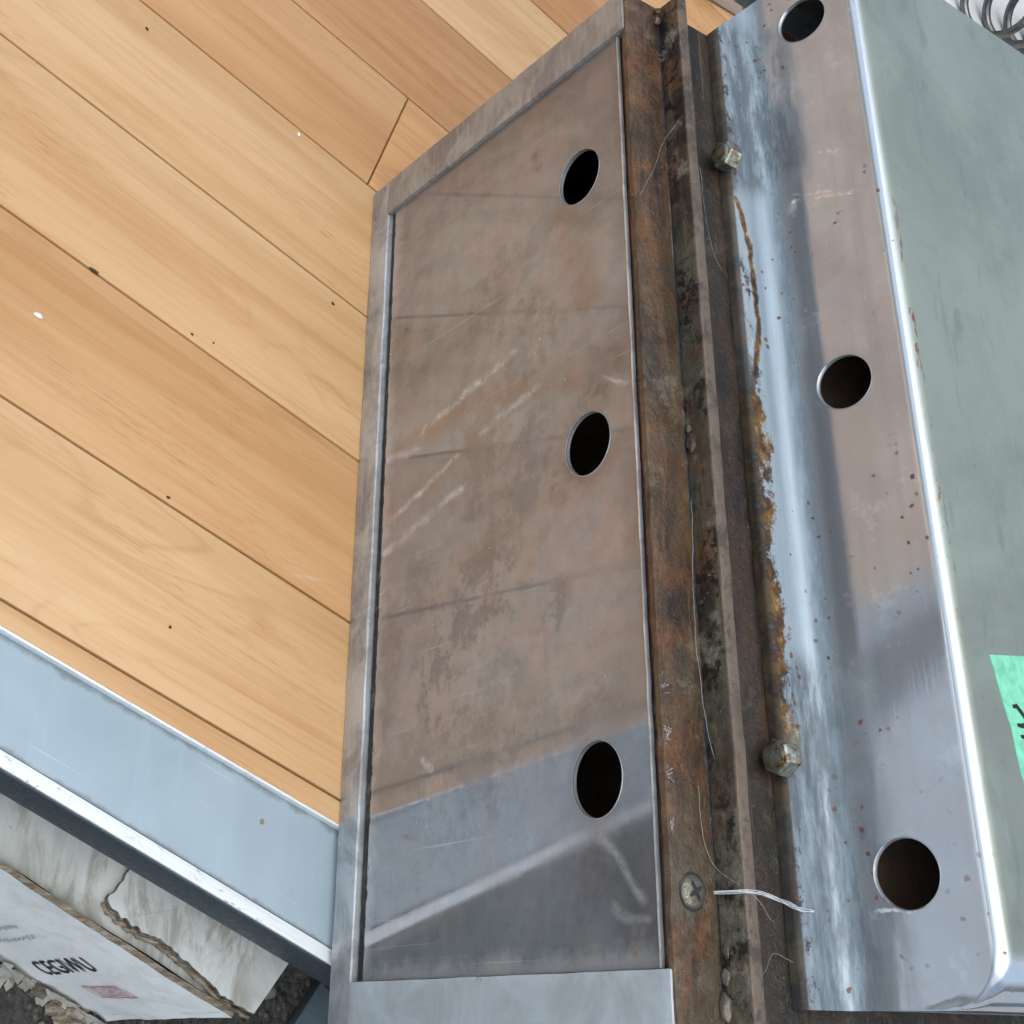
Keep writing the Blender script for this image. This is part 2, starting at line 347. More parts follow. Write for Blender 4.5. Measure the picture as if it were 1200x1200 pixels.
def m_card(name, c1, c2, stain, amt):
    n = N(name)
    cl = n.noise(14, 6, .65, dist=.5); s1 = n.noise(1, 6, .7, v=n.mapping(rot=(0, 0, .7), sc=(16, 60, 30)), dist=.6)
    g = n.noise(300, 4, .7)
    col = n.mix(n.mr(cl, .35, .7), c1, c2)
    m = n.mul(n.mr(s1, .44, .62), n.mr(n.noise(9, 3), .36, .56))
    col = n.mix(n.mul(m, amt), col, stain)
    sp = n.mr(n.noise(220, 3), .72, .78)
    col = n.mix(n.mul(sp, amt * .8), col, tuple(v * .5 for v in stain))
    return n.out(col, .72, 0, n.bump(n.ma('ADD', g, n.ma('MULTIPLY', s1, 1.5)), .3, .0012), .3)

def m_core():
    n = N('torn_cardboard_core')
    f = n.noise(1, 5, .75, v=n.mapping(rot=(0, 0, -rad(64.8)), sc=(330, 70, 70)))
    col = n.ramp(f, [(.28, (.05, .04, .03)), (.5, (.20, .16, .115)), (.72, (.42, .39, .33))])
    return n.out(col, .9, 0, n.bump(f, .8, .002), .2)

def m_zinc():
    n = N('corroded_zinc_bolt')
    cl = n.noise(190, 6, .7)
    col = n.ramp(cl, [(.34, (.07, .035, .018)), (.45, (.26, .20, .11)), (.56, (.38, .41, .36)), (.70, (.52, .56, .53))])
    return n.out(col, n.mr(cl, .3, .7, .45, .22), .8, n.bump(cl, .25, .0004))

def m_plain(name, col, rough=.6, met=0.0):
    n = N(name); g = n.noise(150, 4, .7)
    c = n.mix(n.mr(g, .3, .7), tuple(v * .8 for v in col), tuple(min(1, v * 1.15) for v in col))
    return n.out(c, rough, met, n.bump(g, .1, .0005))

MW = m_wood(); MP = m_panel(); MF = m_frame(); MFL = m_frame('pale_worn_steel', (.60, .66, .70), (.46, .49, .51), .40, .25); MFM = m_frame('stained_grey_steel', (.47, .50, .52), (.27, .27, .275), .5, .6); ME = m_frame('sheared_edge_and_highlight', (.80, .82, .83), (.42, .41, .40), .5, .95); MC = m_cover()
MR1 = m_rust('rusty_angle_iron', (.050, .034, .023), (.135, .076, .040), (.20, .076, .026), (.115, .088, .056), .5, blot=.35)
MR2 = m_rust('grimy_upright_iron', (.026, .021, .017), (.105, .082, .055), (.19, .075, .026), (.135, .120, .085), .45, blot=.92, edge=.2862)
MR3 = m_rust('brown_shelf_rust', (.014, .010, .007), (.046, .025, .013), (.066, .032, .013), (.026, .021, .014), .4, .5, .15, .12)
MR4 = m_rust('red_brown_front_leg', (.045, .022, .015), (.085, .040, .024), (.19, .065, .024), (.075, .050, .034), .6)
MGROOVE = m_rust('black_groove_rust', (.008, .008, .008), (.030, .026, .022), (.06, .04, .025), (.02, .02, .02), .4, .75, 0)
MSEAM = m_rust('blue_black_seam', (.012, .014, .018), (.030, .034, .042), (.05, .035, .025), (.02, .022, .028), .3, .5, .3)
def m_sill():
    m = m_paint('blue_grey_sill_paint', (.355, .430, .475), (.305, .375, .420), .42)
    n = N.__new__(N); n.m = m; n.t = m.node_tree; n.b = n.t.nodes['Principled BSDF']; n.co = n.t.nodes.new('ShaderNodeTexCoord').outputs['Object']
    bc = n.b.inputs['Base Color'].links[0].from_socket
    o = n.vm('DOT_PRODUCT', n.co, (-math.sin(rad(69.4)), math.cos(rad(69.4)), 0))
    o = n.ma('ADD', o, n.ma('MULTIPLY', n.ma('SUBTRACT', n.noise(60, 4, .75), .5), .012))
    r2 = n.mapping(rot=(0, 0, -PA))
    sc = n.mr(n.noise(1, 3, .6, v=n.mapping(rot=(0, 0, .35), sc=(8, 420, 1), v=r2)), .66, .72)
    c = n.mix(n.mul(n.mr(o, .2465, .2505), .55), bc, (.10, .10, .095))  # grime in the joint, also painting the floor edge's soft shadow
    o2 = n.vm('DOT_PRODUCT', n.co, (-math.sin(rad(67.25)), math.cos(rad(67.25)), 0))
    c = n.mix(n.mul(n.mr(n.ma('ADD', o2, n.ma('MULTIPLY', n.noise(90, 4, .75), .006)), .2105, .2080), .5), c, (.09, .09, .085))
    c = n.mix(n.mul(sc, .35), c, (.55, .60, .62))
    n.t.links.new(c, n.b.inputs['Base Color']); return m
MSILL = m_sill()
MALU = m_alu()
MRUB = m_paint('dark_rubber_trim', (.030, .042, .052), (.042, .056, .068), .42, False)
MASP = m_asphalt()
MCARD = m_card('white_printed_cardboard', (.80, .80, .78), (.73, .74, .72), (.52, .49, .42), .35)
MCARD2 = m_card('dirty_white_cardboard', (.54, .55, .53), (.42, .43, .41), (.22, .19, .145), .65)
MCARD3 = m_card('torn_dirty_paper', (.60, .59, .55), (.40, .36, .29), (.22, .17, .10), .7)
MCORE = m_core()
MZ = m_zinc()
MINK = m_plain('black_print', (.02, .02, .025), .7)
MINKG = m_plain('grey_pencil_print', (.28, .29, .29), .8)
MRED = m_plain('red_stamp_ink', (.62, .22, .22), .7)
MREDL = m_plain('pale_red_stamp_ink', (.62, .42, .42), .7)
MTAPE = m_plain('green_paper_tape', (.22, .62, .40), .55)
MMARK = m_plain('black_marker', (.012, .018, .015), .5)
MSPR = m_plain('steel_spring_wire', (.17, .165, .155), .28, .95)
MWHITE = m_paint('dull_white_board', (.64, .61, .58), (.56, .53, .50), .6, False)
MDARK = m_plain('dark_inside_steel', (.24, .16, .11), .85)
MSUB = m_plain('dark_subfloor', (.05, .032, .02), .9)
MTHR = m_plain('white_thread', (.75, .76, .78), .6)
MHAIR = m_plain('fine_pale_fibre', (.36, .34, .31), .6)
MBLK = m_plain('navy_painted_block', (.060, .085, .105), .6)
MSCREW = m_rust('dull_brass_screw', (.06, .05, .035), (.20, .175, .125), (.16, .10, .05), (.22, .20, .15), .3, .36, .6, .2)
MWELD = m_rust('weld_bead_metal', (.05, .036, .026), (.17, .135, .10), (.20, .09, .04), (.15, .13, .10), .5, .42, .4)

# ------------------------------------------------------------------ mesh helpers
def link(name, me, mat, parent=None, smooth=None):
    o = bpy.data.objects.new(name, me); C.objects.link(o)
    for m in (mat if isinstance(mat, (list, tuple)) else [mat]): me.materials.append(m)
    if smooth is not None:
        for p in me.polygons: p.use_smooth = True
        me.set_sharp_from_angle(angle=rad(smooth))
    if parent:
        o.parent = parent; o.matrix_parent_inverse = parent.matrix_world.inverted()
    return o
def from_bm(name, bm, mat, parent=None, smooth=None):
    bmesh.ops.recalc_face_normals(bm, faces=bm.faces)
    me = bpy.data.meshes.new(name); bm.to_mesh(me); bm.free()
    return link(name, me, mat, parent, smooth)
def tag(o, label=None, cat=None, group=None, kind=None):
    for k, v in (('label', label), ('category', cat), ('group', group), ('kind', kind)):
        if v: o[k] = v
    return o
def empty(name, loc):
    o = bpy.data.objects.new(name, None); C.objects.link(o); o.location = loc
    o.matrix_world = Matrix.Translation(loc); o.empty_display_size = .02
    return o
def prism(bm, pts, z0, z1):                                  # polygon in XY between two heights
    a = [bm.verts.new((p[0], p[1], z0)) for p in pts]; b = [bm.verts.new((p[0], p[1], z1)) for p in pts]
    k = len(pts); f = [bm.faces.new(a[::-1]), bm.faces.new(b)]
    for i in range(k): f.append(bm.faces.new((a[i], a[(i + 1) % k], b[(i + 1) % k], b[i])))
    return f
def box(bm, x0, x1, y0, y1, z0, z1):
    return prism(bm, [(x0, y0), (x1, y0), (x1, y1), (x0, y1)], z0, z1)
def bevel(bm, w, seg=2):
    bmesh.ops.bevel(bm, geom=list(bm.edges), offset=w, segments=seg, affect='EDGES', profile=.6, clamp_overlap=True)
def barbox(name, dims, mat, parent, bw=.0008, cuts=0, rough=0.0, seed=0, axis=0):
    """a bevelled bar; with cuts, sliced along its length and its edges knocked about"""
    bm = bmesh.new(); box(bm, *dims); bevel(bm, bw, 2)
    if cuts:
        lo, hi = dims[2 * axis], dims[2 * axis + 1]
        for i in range(1, cuts):
            p = [0, 0, 0]; p[axis] = lo + (hi - lo) * i / cuts; q = [0, 0, 0]; q[axis] = 1
            bmesh.ops.bisect_plane(bm, geom=list(bm.verts) + list(bm.edges) + list(bm.faces), plane_co=p, plane_no=q)
        for v in bm.verts:
            d = mnoise.noise_vector(v.co * 60 + Vector((seed, 0, 0))) * rough + mnoise.noise_vector(v.co * 260 + Vector((0, seed, 0))) * rough * .4
            d[axis] *= .3; v.co += d
    return from_bm(name, bm, mat, parent, 40)
def tube(bm, pts, r, n=6, closed=False):
    pts = [Vector(p) for p in pts]; rings = []
    up = Vector((0, 0, 1)); prev = None
    for i, p in enumerate(pts):
        t = (pts[min(i + 1, len(pts) - 1)] - pts[max(i - 1, 0)]).normalized()
        a = (up - t * up.dot(t)) if prev is None else (prev - t * prev.dot(t))
        if a.length < 1e-6: a = Vector((1, 0, 0)) - t * t.x
        a.normalize(); prev = a; b = t.cross(a)
        rr = r[i] if isinstance(r, (list, tuple)) else r
        rings.append([bm.verts.new(p + (a * math.cos(2 * math.pi * k / n) + b * math.sin(2 * math.pi * k / n)) * rr) for k in range(n)])
    for A, B in zip(rings, rings[1:]):
        for k in range(n): bm.faces.new((A[k], A[(k + 1) % n], B[(k + 1) % n], B[k]))
    bm.faces.new(rings[0][::-1]); bm.faces.new(rings[-1])
def cyl_y(bm, x, z, r, y0, y1, n=64):
    a = [bm.verts.new((x + r * math.cos(2 * math.pi * k / n), y0, z + r * math.sin(2 * math.pi * k / n))) for k in range(n)]
    b = [bm.verts.new((v.co.x, y1, v.co.z)) for v in a]
    bm.faces.new(a); bm.faces.new(b[::-1])
    for k in range(n): bm.faces.new((a[k], a[(k + 1) % n], b[(k + 1) % n], b[k]))
def cut_holes(o, holes, r, y0, y1):
    """real round holes: exact boolean, applied straight away"""
    bm = bmesh.new()
    for x, z in holes: cyl_y(bm, x, z, r, y0, y1)
    bmesh.ops.recalc_face_normals(bm, faces=bm.faces)
    me = bpy.data.meshes.new('cut'); bm.to_mesh(me); bm.free()
    k = bpy.data.objects.new('cut', me); C.objects.link(k)
    md = o.modifiers.new('b', 'BOOLEAN'); md.operation = 'DIFFERENCE'; md.object = k; md.solver = 'EXACT'
    dg = bpy.context.evaluated_depsgraph_get(); dg.update()
    new = bpy.data.meshes.new_from_object(o.evaluated_get(dg))
    o.modifiers.clear(); o.data = new
    bpy.data.objects.remove(k); bpy.data.meshes.remove(me)
    return o

# ================================================================== SETTING
def L(ang, off, s):
    a = rad(ang); return (-math.sin(a) * off + math.cos(a) * s, math.cos(a) * off + math.sin(a) * s)
# ground outside
bm = bmesh.new(); prism(bm, [(-60, -60), (60, -60), (60, 60), (-60, 60)], -.34, -.30)
tag(from_bm('ground', bm, MASP), 'dark rough asphalt ground below the raised wooden floor', 'ground', kind='structure')

bm = bmesh.new(); prism(bm, [L(69.4, -.12, -40), L(69.4, -.12, 40), L(69.4, -30, 40), L(69.4, -30, -40)], -.32, -.285)
tag(from_bm('pavement', bm, m_plain('pale_concrete', (.46, .475, .48), .85)), 'pale concrete paving beyond the strip of asphalt', 'pavement', kind='structure')

# floor: sub-floor sheet and every plank
seams = [(69.4, .2509), (69.5, .2635), (69.6, .3627), (69.2, .4667), (68.7, .5707), (68.9, .6698), (69.2, .769), (68.9, .8705), (68.9, .972),
         (69, 1.073), (69, 1.174), (69, 1.275), (69, 1.376), (69, 1.477), (69, 1.578)] + [(69, 1.578 + .1 * k) for k in range(1, 11)]
bm = bmesh.new()
prism(bm, [L(69.4, .256, -2.4), L(69.4, .256, 2.3), L(69, 2.57, 2.3), L(69, 2.57, -2.4)], -.05, -.0085)
floor = tag(from_bm('floor', bm, MSUB), 'light wood laminate plank floor with dark seams', 'floor', kind='structure')
def tone(k, l=1.0): return tuple(v * l for v in k)
LT = (.640, .400, .205); MD = (.585, .338, .160); BR = (.490, .266, .120)
tones = [LT, LT, MD, tone(LT, 1.0), tone(LT, .97), MD, BR, tone(LT, .93), BR, MD, LT, BR, MD, LT]
joints = {5: [.158], 6: [.95], 3: [1.05], 2: [1.3], 7: [1.2], 8: [.6], 9: [1.0], 10: [1.5], 4: [.9], 11: [.9]}
joints[5] = [.187]
for i in range(len(seams) - 1):
    A, B = seams[i], seams[i + 1]
    cuts = [-2.38, -1.30 - .22 * (i % 4) + .1 * (i % 3)] + joints.get(i, []) + [2.28]
    for j in range(len(cuts) - 1):
        g = .00065
        pts = [L(A[0], A[1] + g, cuts[j] + g), L(A[0], A[1] + g, cuts[j + 1] - g), L(B[0], B[1] - g, cuts[j + 1] - g), L(B[0], B[1] - g, cuts[j] + g)]
        bm = bmesh.new(); prism(bm, pts, -.008, 0.0 - random.random() * .0003)
        top = [e for e in bm.edges if all(v.co.z > -.004 for v in e.verts)]
        bmesh.ops.bevel(bm, geom=top, offset=.0009, segments=2, affect='EDGES', profile=.5)
        o = from_bm('plank', bm, MW, floor, 35)
        t = tones[(i * 5 + j * 3) % 14] if j == 0 or i > 13 else tones[i]
        if i == 5 and j >= 2: t = tone(MD, 1.06)
        o.color = (*t, 1)

# riser under the step
bm = bmesh.new(); prism(bm, [L(69.4, .33, -2.4), L(69.4, .33, 2.3), L(69.4, .36, 2.3), L(69.4, .36, -2.4)], -.30, -.05)
tag(from_bm('step_riser', bm, MDARK), 'dark recessed riser below the floor edge', 'riser', kind='structure')

# ---------------------------------------------------------------- door sill
sill = empty('door_sill', (*L(68, .225, .3), -.045))
tag(sill, 'blue-grey painted metal sill along the edge of the wooden floor', 'sill')
def strip(name, lines, mat, bw=.0006):
    (a0, o0), (a1, o1), z0, z1 = lines
    dd = Vector((math.cos(rad(69.4)), math.sin(rad(69.4)))) * 2.2
    m0, m1 = Vector(L(a0, o0, -.1)), Vector(L(a1, o1, -.1))
    bm = bmesh.new(); prism(bm, [tuple(m0 - dd), tuple(m0), L(a0, o0, 2.2), L(a1, o1, 2.2), tuple(m1), tuple(m1 - dd)], z0, z1)
    bevel(bm, bw, 2)
    return from_bm(name, bm, mat, sill, 40)
strip('sill_plate', ((69.4, .2525), (67.25, .2052), -.020, -.0065), MSILL)
strip('edge_strip', ((67.25, .2045), (67.28, .1972), -.016, -.0052), MALU)
strip('rubber_trim', ((67.28, .1999), (67.28, .1962), -.044, -.0075), MRUB, .002)
strip('floor_nosing', ((69.4, .2516), (69.4, .2503), -.008, -.0006), MALU, .0003)

# ================================================================== STEEL HOUSING
X0, X1, YF, ZT = -.5505, 0.004, .4206, .2706
hs = empty('griddle_housing', ((X0 + X1) / 2, .63, 0))
tag(hs, 'rusty steel griddle housing with recessed stainless front and three round holes', 'griddle')
# front sheet, set back in its frame
bm = bmesh.new(); box(bm, -.5222, -.0268, YF + .0030, YF + .0044, .0276, .2608)
for v in bm.verts:                                          # lower edge is cut slightly askew, wider groove at the near end
    if v.co.z < .1: v.co.z += .0022 * (v.co.x + .5222) / .4954
fp = from_bm('front_panel', bm, MP, hs)
cut_holes(fp, [(-.4438, .2241), (-.2759, .2246), (-.1073, .2241)], .0172, YF - .02, YF + .03)
hs_lab = fp; fp['label'] = 'stained stainless sheet reflecting the wooden floor'
# thin bright sheared edge along the top of the sheet
barbox('panel_edge', (-.5222, -.0268, YF + .0024, YF + .0046, .2603, .2613), ME, hs, .0002, 140, .0003, 3)
# rims of the punched holes
for hx, hz in ((-.4438, .2241), (-.2759, .2246), (-.1073, .2241)):
    bm = bmesh.new(); n = 64; rg = []
    for r, y in ((.0179, YF + .0029), (.0176, YF + .0026), (.0173, YF + .0027), (.0170, YF + .0050)):
        rg.append([bm.verts.new((hx + r * math.cos(2 * math.pi * k / n), y, hz + r * math.sin(2 * math.pi * k / n))) for k in range(n)])
    for A, B in zip(rg, rg[1:]):
        for k in range(n): bm.faces.new((A[k], A[(k + 1) % n], B[(k + 1) % n], B[k]))
    from_bm('hole_rim', bm, MF, hs, 60)
# groove behind the sheet
bm = bmesh.new(); box(bm, -.530, -.020, YF + .0060, YF + .0072, .0150, .0330)
from_bm('groove_strip', bm, MGROOVE, hs)
# black sealing grime lying in the groove
bm = bmesh.new()
nx = 180
rows = []
for i in range(nx + 1):
    x = -.5222 + .4954 * i / nx
    zt = .0276 + .0022 * i / nx + .0012 * mnoise.noise(Vector((x * 220, 0, 0))) + .0006
    yy = YF + .0026 + .0006 * mnoise.noise(Vector((x * 150, 5, 0)))
    rows.append([bm.verts.new((x, YF + .0052, .0212)), bm.verts.new((x, yy + .0012, .0235)), bm.verts.new((x, yy + .0004, zt))])
for a, b in zip(rows, rows[1:]):
    for k in range(2): bm.faces.new((a[k], b[k], b[k + 1], a[k + 1]))
from_bm('groove_grime', bm, MGROOVE, hs, 60)
# frame bars
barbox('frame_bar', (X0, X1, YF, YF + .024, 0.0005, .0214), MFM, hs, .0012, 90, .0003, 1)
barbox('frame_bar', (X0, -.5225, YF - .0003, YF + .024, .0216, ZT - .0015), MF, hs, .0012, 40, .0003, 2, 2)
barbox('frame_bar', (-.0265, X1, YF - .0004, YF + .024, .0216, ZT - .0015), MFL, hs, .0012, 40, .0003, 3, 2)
barbox('frame_highlight', (-.5220, -.0270, YF + .0006, YF + .0016, .0211, .0218), ME, hs, .0002, 140, .0004, 11)  # pale strip painting the sky highlight along the bar's inner bevel
# angle iron along the top: front leg, flat, upright
barbox('iron_front_leg', (-.5223, -.0268, YF + .0052, YF + .0090, .2438, ZT - .0042), MR4, hs, .0005, 60, .0003, 4)
barbox('iron_flat', (X0, X1, YF + .0008, .4490, ZT - .0040, ZT), MR1, hs, .0011, 110, .0006, 5)
barbox('iron_upright', (X0, X1, .4492, .4565, ZT - .0060, .2866), MR2, hs, .0009, 110, .00035, 6)
barbox('shelf_plate', (X0 - .003, X1, .4567, .86, ZT - .0050, ZT - .0008), MR3, hs, .0006, 50, .0006, 7)
# weld along the seam and lumps of weld on it
bm = bmesh.new(); pts = []; rs = []
for i in range(160):
    x = X0 + .006 + (X1 - X0 - .006) * i / 159
    pts.append((x, .4486 + .0003 * mnoise.noise(Vector((x * 90, 1, 0))), ZT - .0004)); rs.append(.0014 + .0006 * mnoise.noise(Vector((x * 120, 7, 3))))
tube(bm, pts, rs, 8)
for v in bm.verts: v.co.z = ZT - .0002 + (v.co.z - ZT) * .4
from_bm('weld_seam', bm, MSEAM, hs, 60)
def lump(x, y, z, r, seed, sc=(1, 1, 1)):
    bm = bmesh.new(); bmesh.ops.create_icosphere(bm, subdivisions=3, radius=1)
    for v in bm.verts:
        v.co *= 1 + .35 * mnoise.noise(v.co * 1.6 + Vector((seed, seed, 0)))
        v.co = Vector((x + v.co.x * r * sc[0], y + v.co.y * r * sc[1], z + v.co.z * r * sc[2]))
    from_bm('weld_lump', bm, MWELD, hs, 80)
lump(-.5395, .4462, ZT + .001, .0032, 1, (1.2, .9, .8)); lump(-.546, .4475, ZT + .001, .0026, 2)
lump(-.2660, .4484, ZT + .0035, .0026, 3, (1.9, .55, 1.3)); lump(-.2745, .4486, ZT + .002, .0017, 4, (1.5, .6, 1.2))
lump(-.0125, .4480, ZT + .0015, .0034, 5, (1.8, .7, .9)); lump(-.024, .4486, ZT + .002, .0022, 6, (1.6, .6, 1.2)); lump(-.0045, .446, ZT, .0030, 8, (1.3, 1, .6)); lump(-.034, .4488, ZT + .003, .0016, 9, (1.8, .5, 1.4))
# countersunk cross-head screw
bm = bmesh.new(); n = 48; sx, sy = -.0564, .4340
prof = [(.0070, ZT - .0006), (.0070, ZT + .0006), (.0063, ZT + .0016), (.0042, ZT + .0024), (0, ZT + .0026)]
rg = []
for r, z in prof[:-1]: rg.append([bm.verts.new((sx + r * math.cos(2 * math.pi * k / n), sy + r * math.sin(2 * math.pi * k / n), z)) for k in range(n)])
c = bm.verts.new((sx, sy, prof[-1][1]))
for A, B in zip(rg, rg[1:]):
    for k in range(n): bm.faces.new((A[k], A[(k + 1) % n], B[(k + 1) % n], B[k]))
for k in range(n): bm.faces.new((rg[-1][k], rg[-1][(k + 1) % n], c))
scr = from_bm('screw', bm, MSCREW, hs, 50)
bm = bmesh.new(); prism(bm, [(sx + .0079 * math.cos(2 * math.pi * k / 48), sy + .0079 * math.sin(2 * math.pi * k / 48)) for k in range(48)], ZT - .002, ZT + .0004); from_bm('screw_recess', bm, MGROOVE, scr)
for a in (.5, .5 + math.pi / 2):                             # the cross recess: two dark sunk bars
    bm = bmesh.new(); d = Vector((math.cos(a), math.sin(a), 0)); q = Vector((-d.y, d.x, 0))
    top = [Vector((sx, sy, ZT + .0027)) + d * s * .0042 + q * t * .00095 for s, t in ((-1, -.5), (-.5, -1), (.5, -1), (1, -.5), (1, .5), (.5, 1), (-.5, 1), (-1, .5))]
    zz = .00004 if a < 1 else 0
    prism(bm, top, ZT + .0012, ZT + .00264 + zz); from_bm('cross_slot', bm, MINK, scr)
# closed body behind the face: end plates, back, bottom and dark lining
for nm, d in (('end_plate', (X0 + .0005, X0 + .0025, YF + .0242, .858, .001, ZT - .0052)), ('end_plate', (X1 - .0025, X1 - .0005, YF + .0242, .858, .001, ZT - .0052)),
              ('back_plate', (X0 + .003, X1 - .003, .855, .857, .001, ZT - .0054)), ('bottom_plate', (X0 + .003, X1 - .003, YF + .0245, .854, .001, .003))):
    bm = bmesh.new(); box(bm, *d); from_bm(nm, bm, MR3 if nm == 'end_plate' else MDARK, hs)
bm = bmesh.new(); box(bm, X0 + .03, -.03, .53, .532, .003, ZT - .006); from_bm('inner_baffle', bm, MDARK, hs)

# ================================================================== STAINLESS COVER
cv = empty('stainless_cover', (-.31, .68, .2698))
tag(cv, 'bent stainless cover with holed front lying on the rusty housing shelf', 'cover')
XF, XN = -.600, -.0125
ZTOP, YP, YL, RN = .3520, .5340, .4915, .028
LEAN = rad(12.2)
YR = .5335                                                   # face plane at the start of the ridge roll
def y_face(z): return YR - (.345 - z) * math.tan(LEAN)
def cover_profile():
    p = [(YL, .2702), (YL, .2730), (YL, .2745)]
    r = .0030
    for k in range(1, 9):                                    # lip rolls over
        a = math.pi - k / 8 * math.pi / 2
        p.append((YL + r + r * math.cos(a), .2745 + r * math.sin(a)))
    z0 = .2776
    R = .0130                                                # hollow sweep up into the leaning face
    span = math.pi / 2 - LEAN
    ze = z0 + R - R * math.cos(span); ye = y_face(ze); yc = ye - R * math.sin(span)
    p += [((YL + r) * .5 + yc * .5, z0), (yc - .0008, z0)]
    for k in range(0, 17):
        a = k / 16 * span
        p.append((yc + R * math.sin(a), z0 + R - R * math.cos(a)))
    for z in (ze + .001, .300, .318, .333, .3435): p.append((y_face(z), z))
    r = .0075; n0 = math.pi - LEAN                           # ridge roll, then the flat upper sheet
    cy, cz = y_face(.3445) - r * math.cos(n0), .3445 - r * math.sin(n0)
    for k in range(0, 13):
        a = n0 - k / 12 * (n0 - math.pi / 2)
        p.append((cy + r * math.cos(a), cz + r * math.sin(a)))
    zt = cz + r
    p += [(cy + .0012, zt), (.57, zt), (.63, zt), (.72, zt), (.845, zt), (.850, zt - .002), (.852, zt - .006), (.852, .2702)]
    return p, zt
prof, ZTOP = cover_profile()
xs = [XF + (XN - RN - XF) * i / 40 for i in range(41)] + [XN - RN + RN * math.sin(k / 16 * math.pi / 2) for k in range(1, 17)]
def zdrop(x):
    if x <= XN - RN: return 0.0
    d = min(1.0, (x - (XN - RN)) / RN); return RN * (1 - math.sqrt(max(0, 1 - d * d)))
bm = bmesh.new(); grid = []
for x in xs:
    row = []
    dz = zdrop(x)
    for (y, z) in prof:
        zz = z
        if z > .316: zz = .316 + (z - .316) * (ZTOP - .316 - dz) / (ZTOP - .316) if dz else z
        if y > .845 and z < .3: zz = z
        xx = x
        if y < YR - .004 and z < .31:                                           # mitred far end of the foot
            lim = -.5535 - (y - YL) * (.0455 / (.534 - YL))
            xx = max(x, lim) if x < -.50 else x
            if x < -.50: xx = -.50 + (x + .50) * (lim + .50) / (XF + .50)
        row.append(bm.verts.new((xx, y, zz)))
    grid.append(row)
for A, B in zip(grid, grid[1:]):
    for k in range(len(prof) - 1): bm.faces.new((A[k], B[k], B[k + 1], A[k + 1]))
bmesh.ops.recalc_face_normals(bm, faces=bm.faces)
me = bpy.data.meshes.new('cover_shell'); bm.to_mesh(me); bm.free()
sh = link('cover_shell', me, MC, cv)
md = sh.modifiers.new('s', 'SOLIDIFY'); md.thickness = .0012; md.offset = -1
dg = bpy.context.evaluated_depsgraph_get(); dg.update()
nm_ = bpy.data.meshes.new_from_object(sh.evaluated_get(dg)); sh.modifiers.clear(); sh.data = nm_
HC = [(-.5532, .3146), (-.3090, .3122), (-.0670, .3118)]
cut_holes(sh, HC, .0150, .510, .560)
for p in sh.data.polygons: p.use_smooth = True
sh.data.set_sharp_from_angle(angle=rad(32))
for hx, hz in HC:
    bm = bmesh.new(); n = 64; rg = []
    for r, y in ((.0155, -.0001), (.0153, -.0003), (.0150, -.0002), (.0148, .0020)):
        rg.append([bm.verts.new((hx + r * math.cos(2 * math.pi * k / n), y_face(hz + r * math.sin(2 * math.pi * k / n)) + y, hz + r * math.sin(2 * math.pi * k / n))) for k in range(n)])
    for A, B in zip(rg, rg[1:]):
        for k in range(n): bm.faces.new((A[k], A[(k + 1) % n], B[(k + 1) % n], B[k]))
    from_bm('hole_rim', bm, MF, cv, 60)
# end closures, following the bent section
for xe in (XN - .0006, XF + .004):
    top = ZTOP - .0016 - (zdrop(xe) if xe > -.3 else 0); zk = min(top, .3425)
    sec = [(y_face(.2702) + .002, .2702), (y_face(zk) + .002, zk), (y_face(zk) + .009, top), (.850, top), (.850, .2702)]
    bm = bmesh.new(); A = [bm.verts.new((xe - .001, y, z)) for y, z in sec]; B = [bm.verts.new((xe, y, z)) for y, z in sec]
    bm.faces.new(A); bm.faces.new(B[::-1])
    for k in range(5): bm.faces.new((A[k], A[(k + 1) % 5], B[(k + 1) % 5], B[k]))
    from_bm('end_cheek', bm, MC, cv)
bm = bmesh.new(); box(bm, XF + .005, XN - .003, .527, .849, .2703, .2709); from_bm('bottom_sheet', bm, MDARK, cv)
# hex bolts through the foot, heads facing forwards
def bolt(x, z, rot, seed):
    bm = bmesh.new(); R = .0086; y0, y1 = YL - .0095, YL - .0004
    a = [bm.verts.new((x + R * math.cos(rot + k * math.pi / 3), y1, z + R * math.sin(rot + k * math.pi / 3))) for k in range(6)]
    b = [bm.verts.new((x + R * math.cos(rot + k * math.pi / 3), y0 + .0012, z + R * math.sin(rot + k * math.pi / 3))) for k in range(6)]
    c = [bm.verts.new((x + R * .86 * math.cos(rot + k * math.pi / 3), y0, z + R * .86 * math.sin(rot + k * math.pi / 3))) for k in range(6)]
    bm.faces.new(a)
    for A, B in ((a, b), (b, c)):
        for k in range(6): bm.faces.new((A[k], A[(k + 1) % 6], B[(k + 1) % 6], B[k]))
    bm.faces.new(c[::-1])
    bevel(bm, .00035, 2)
    for v in bm.verts: v.co += mnoise.noise_vector(v.co * 200 + Vector((seed, 0, 0))) * .00015
    o = from_bm('bolt', bm, MZ, cv, 30)
    bm = bmesh.new(); n = 28                                 # stub of thread standing out of the head
    rg = [[bm.verts.new((x + r * math.cos(2 * math.pi * k / n), y, z + r * math.sin(2 * math.pi * k / n))) for k in range(n)] for r, y in ((.0062, y0 + .0004), (.0060, y0 - .0012), (.0046, y0 - .0020))]
    for A, B in zip(rg, rg[1:]):
        for k in range(n): bm.faces.new((A[k], A[(k + 1) % n], B[(k + 1) % n], B[k]))
    bm.faces.new(rg[-1]); from_bm('bolt_tip', bm, MZ, o, 40)
bolt(-.4540, .2806, .30, 2); bolt(-.1165, .2806, .12, 5)
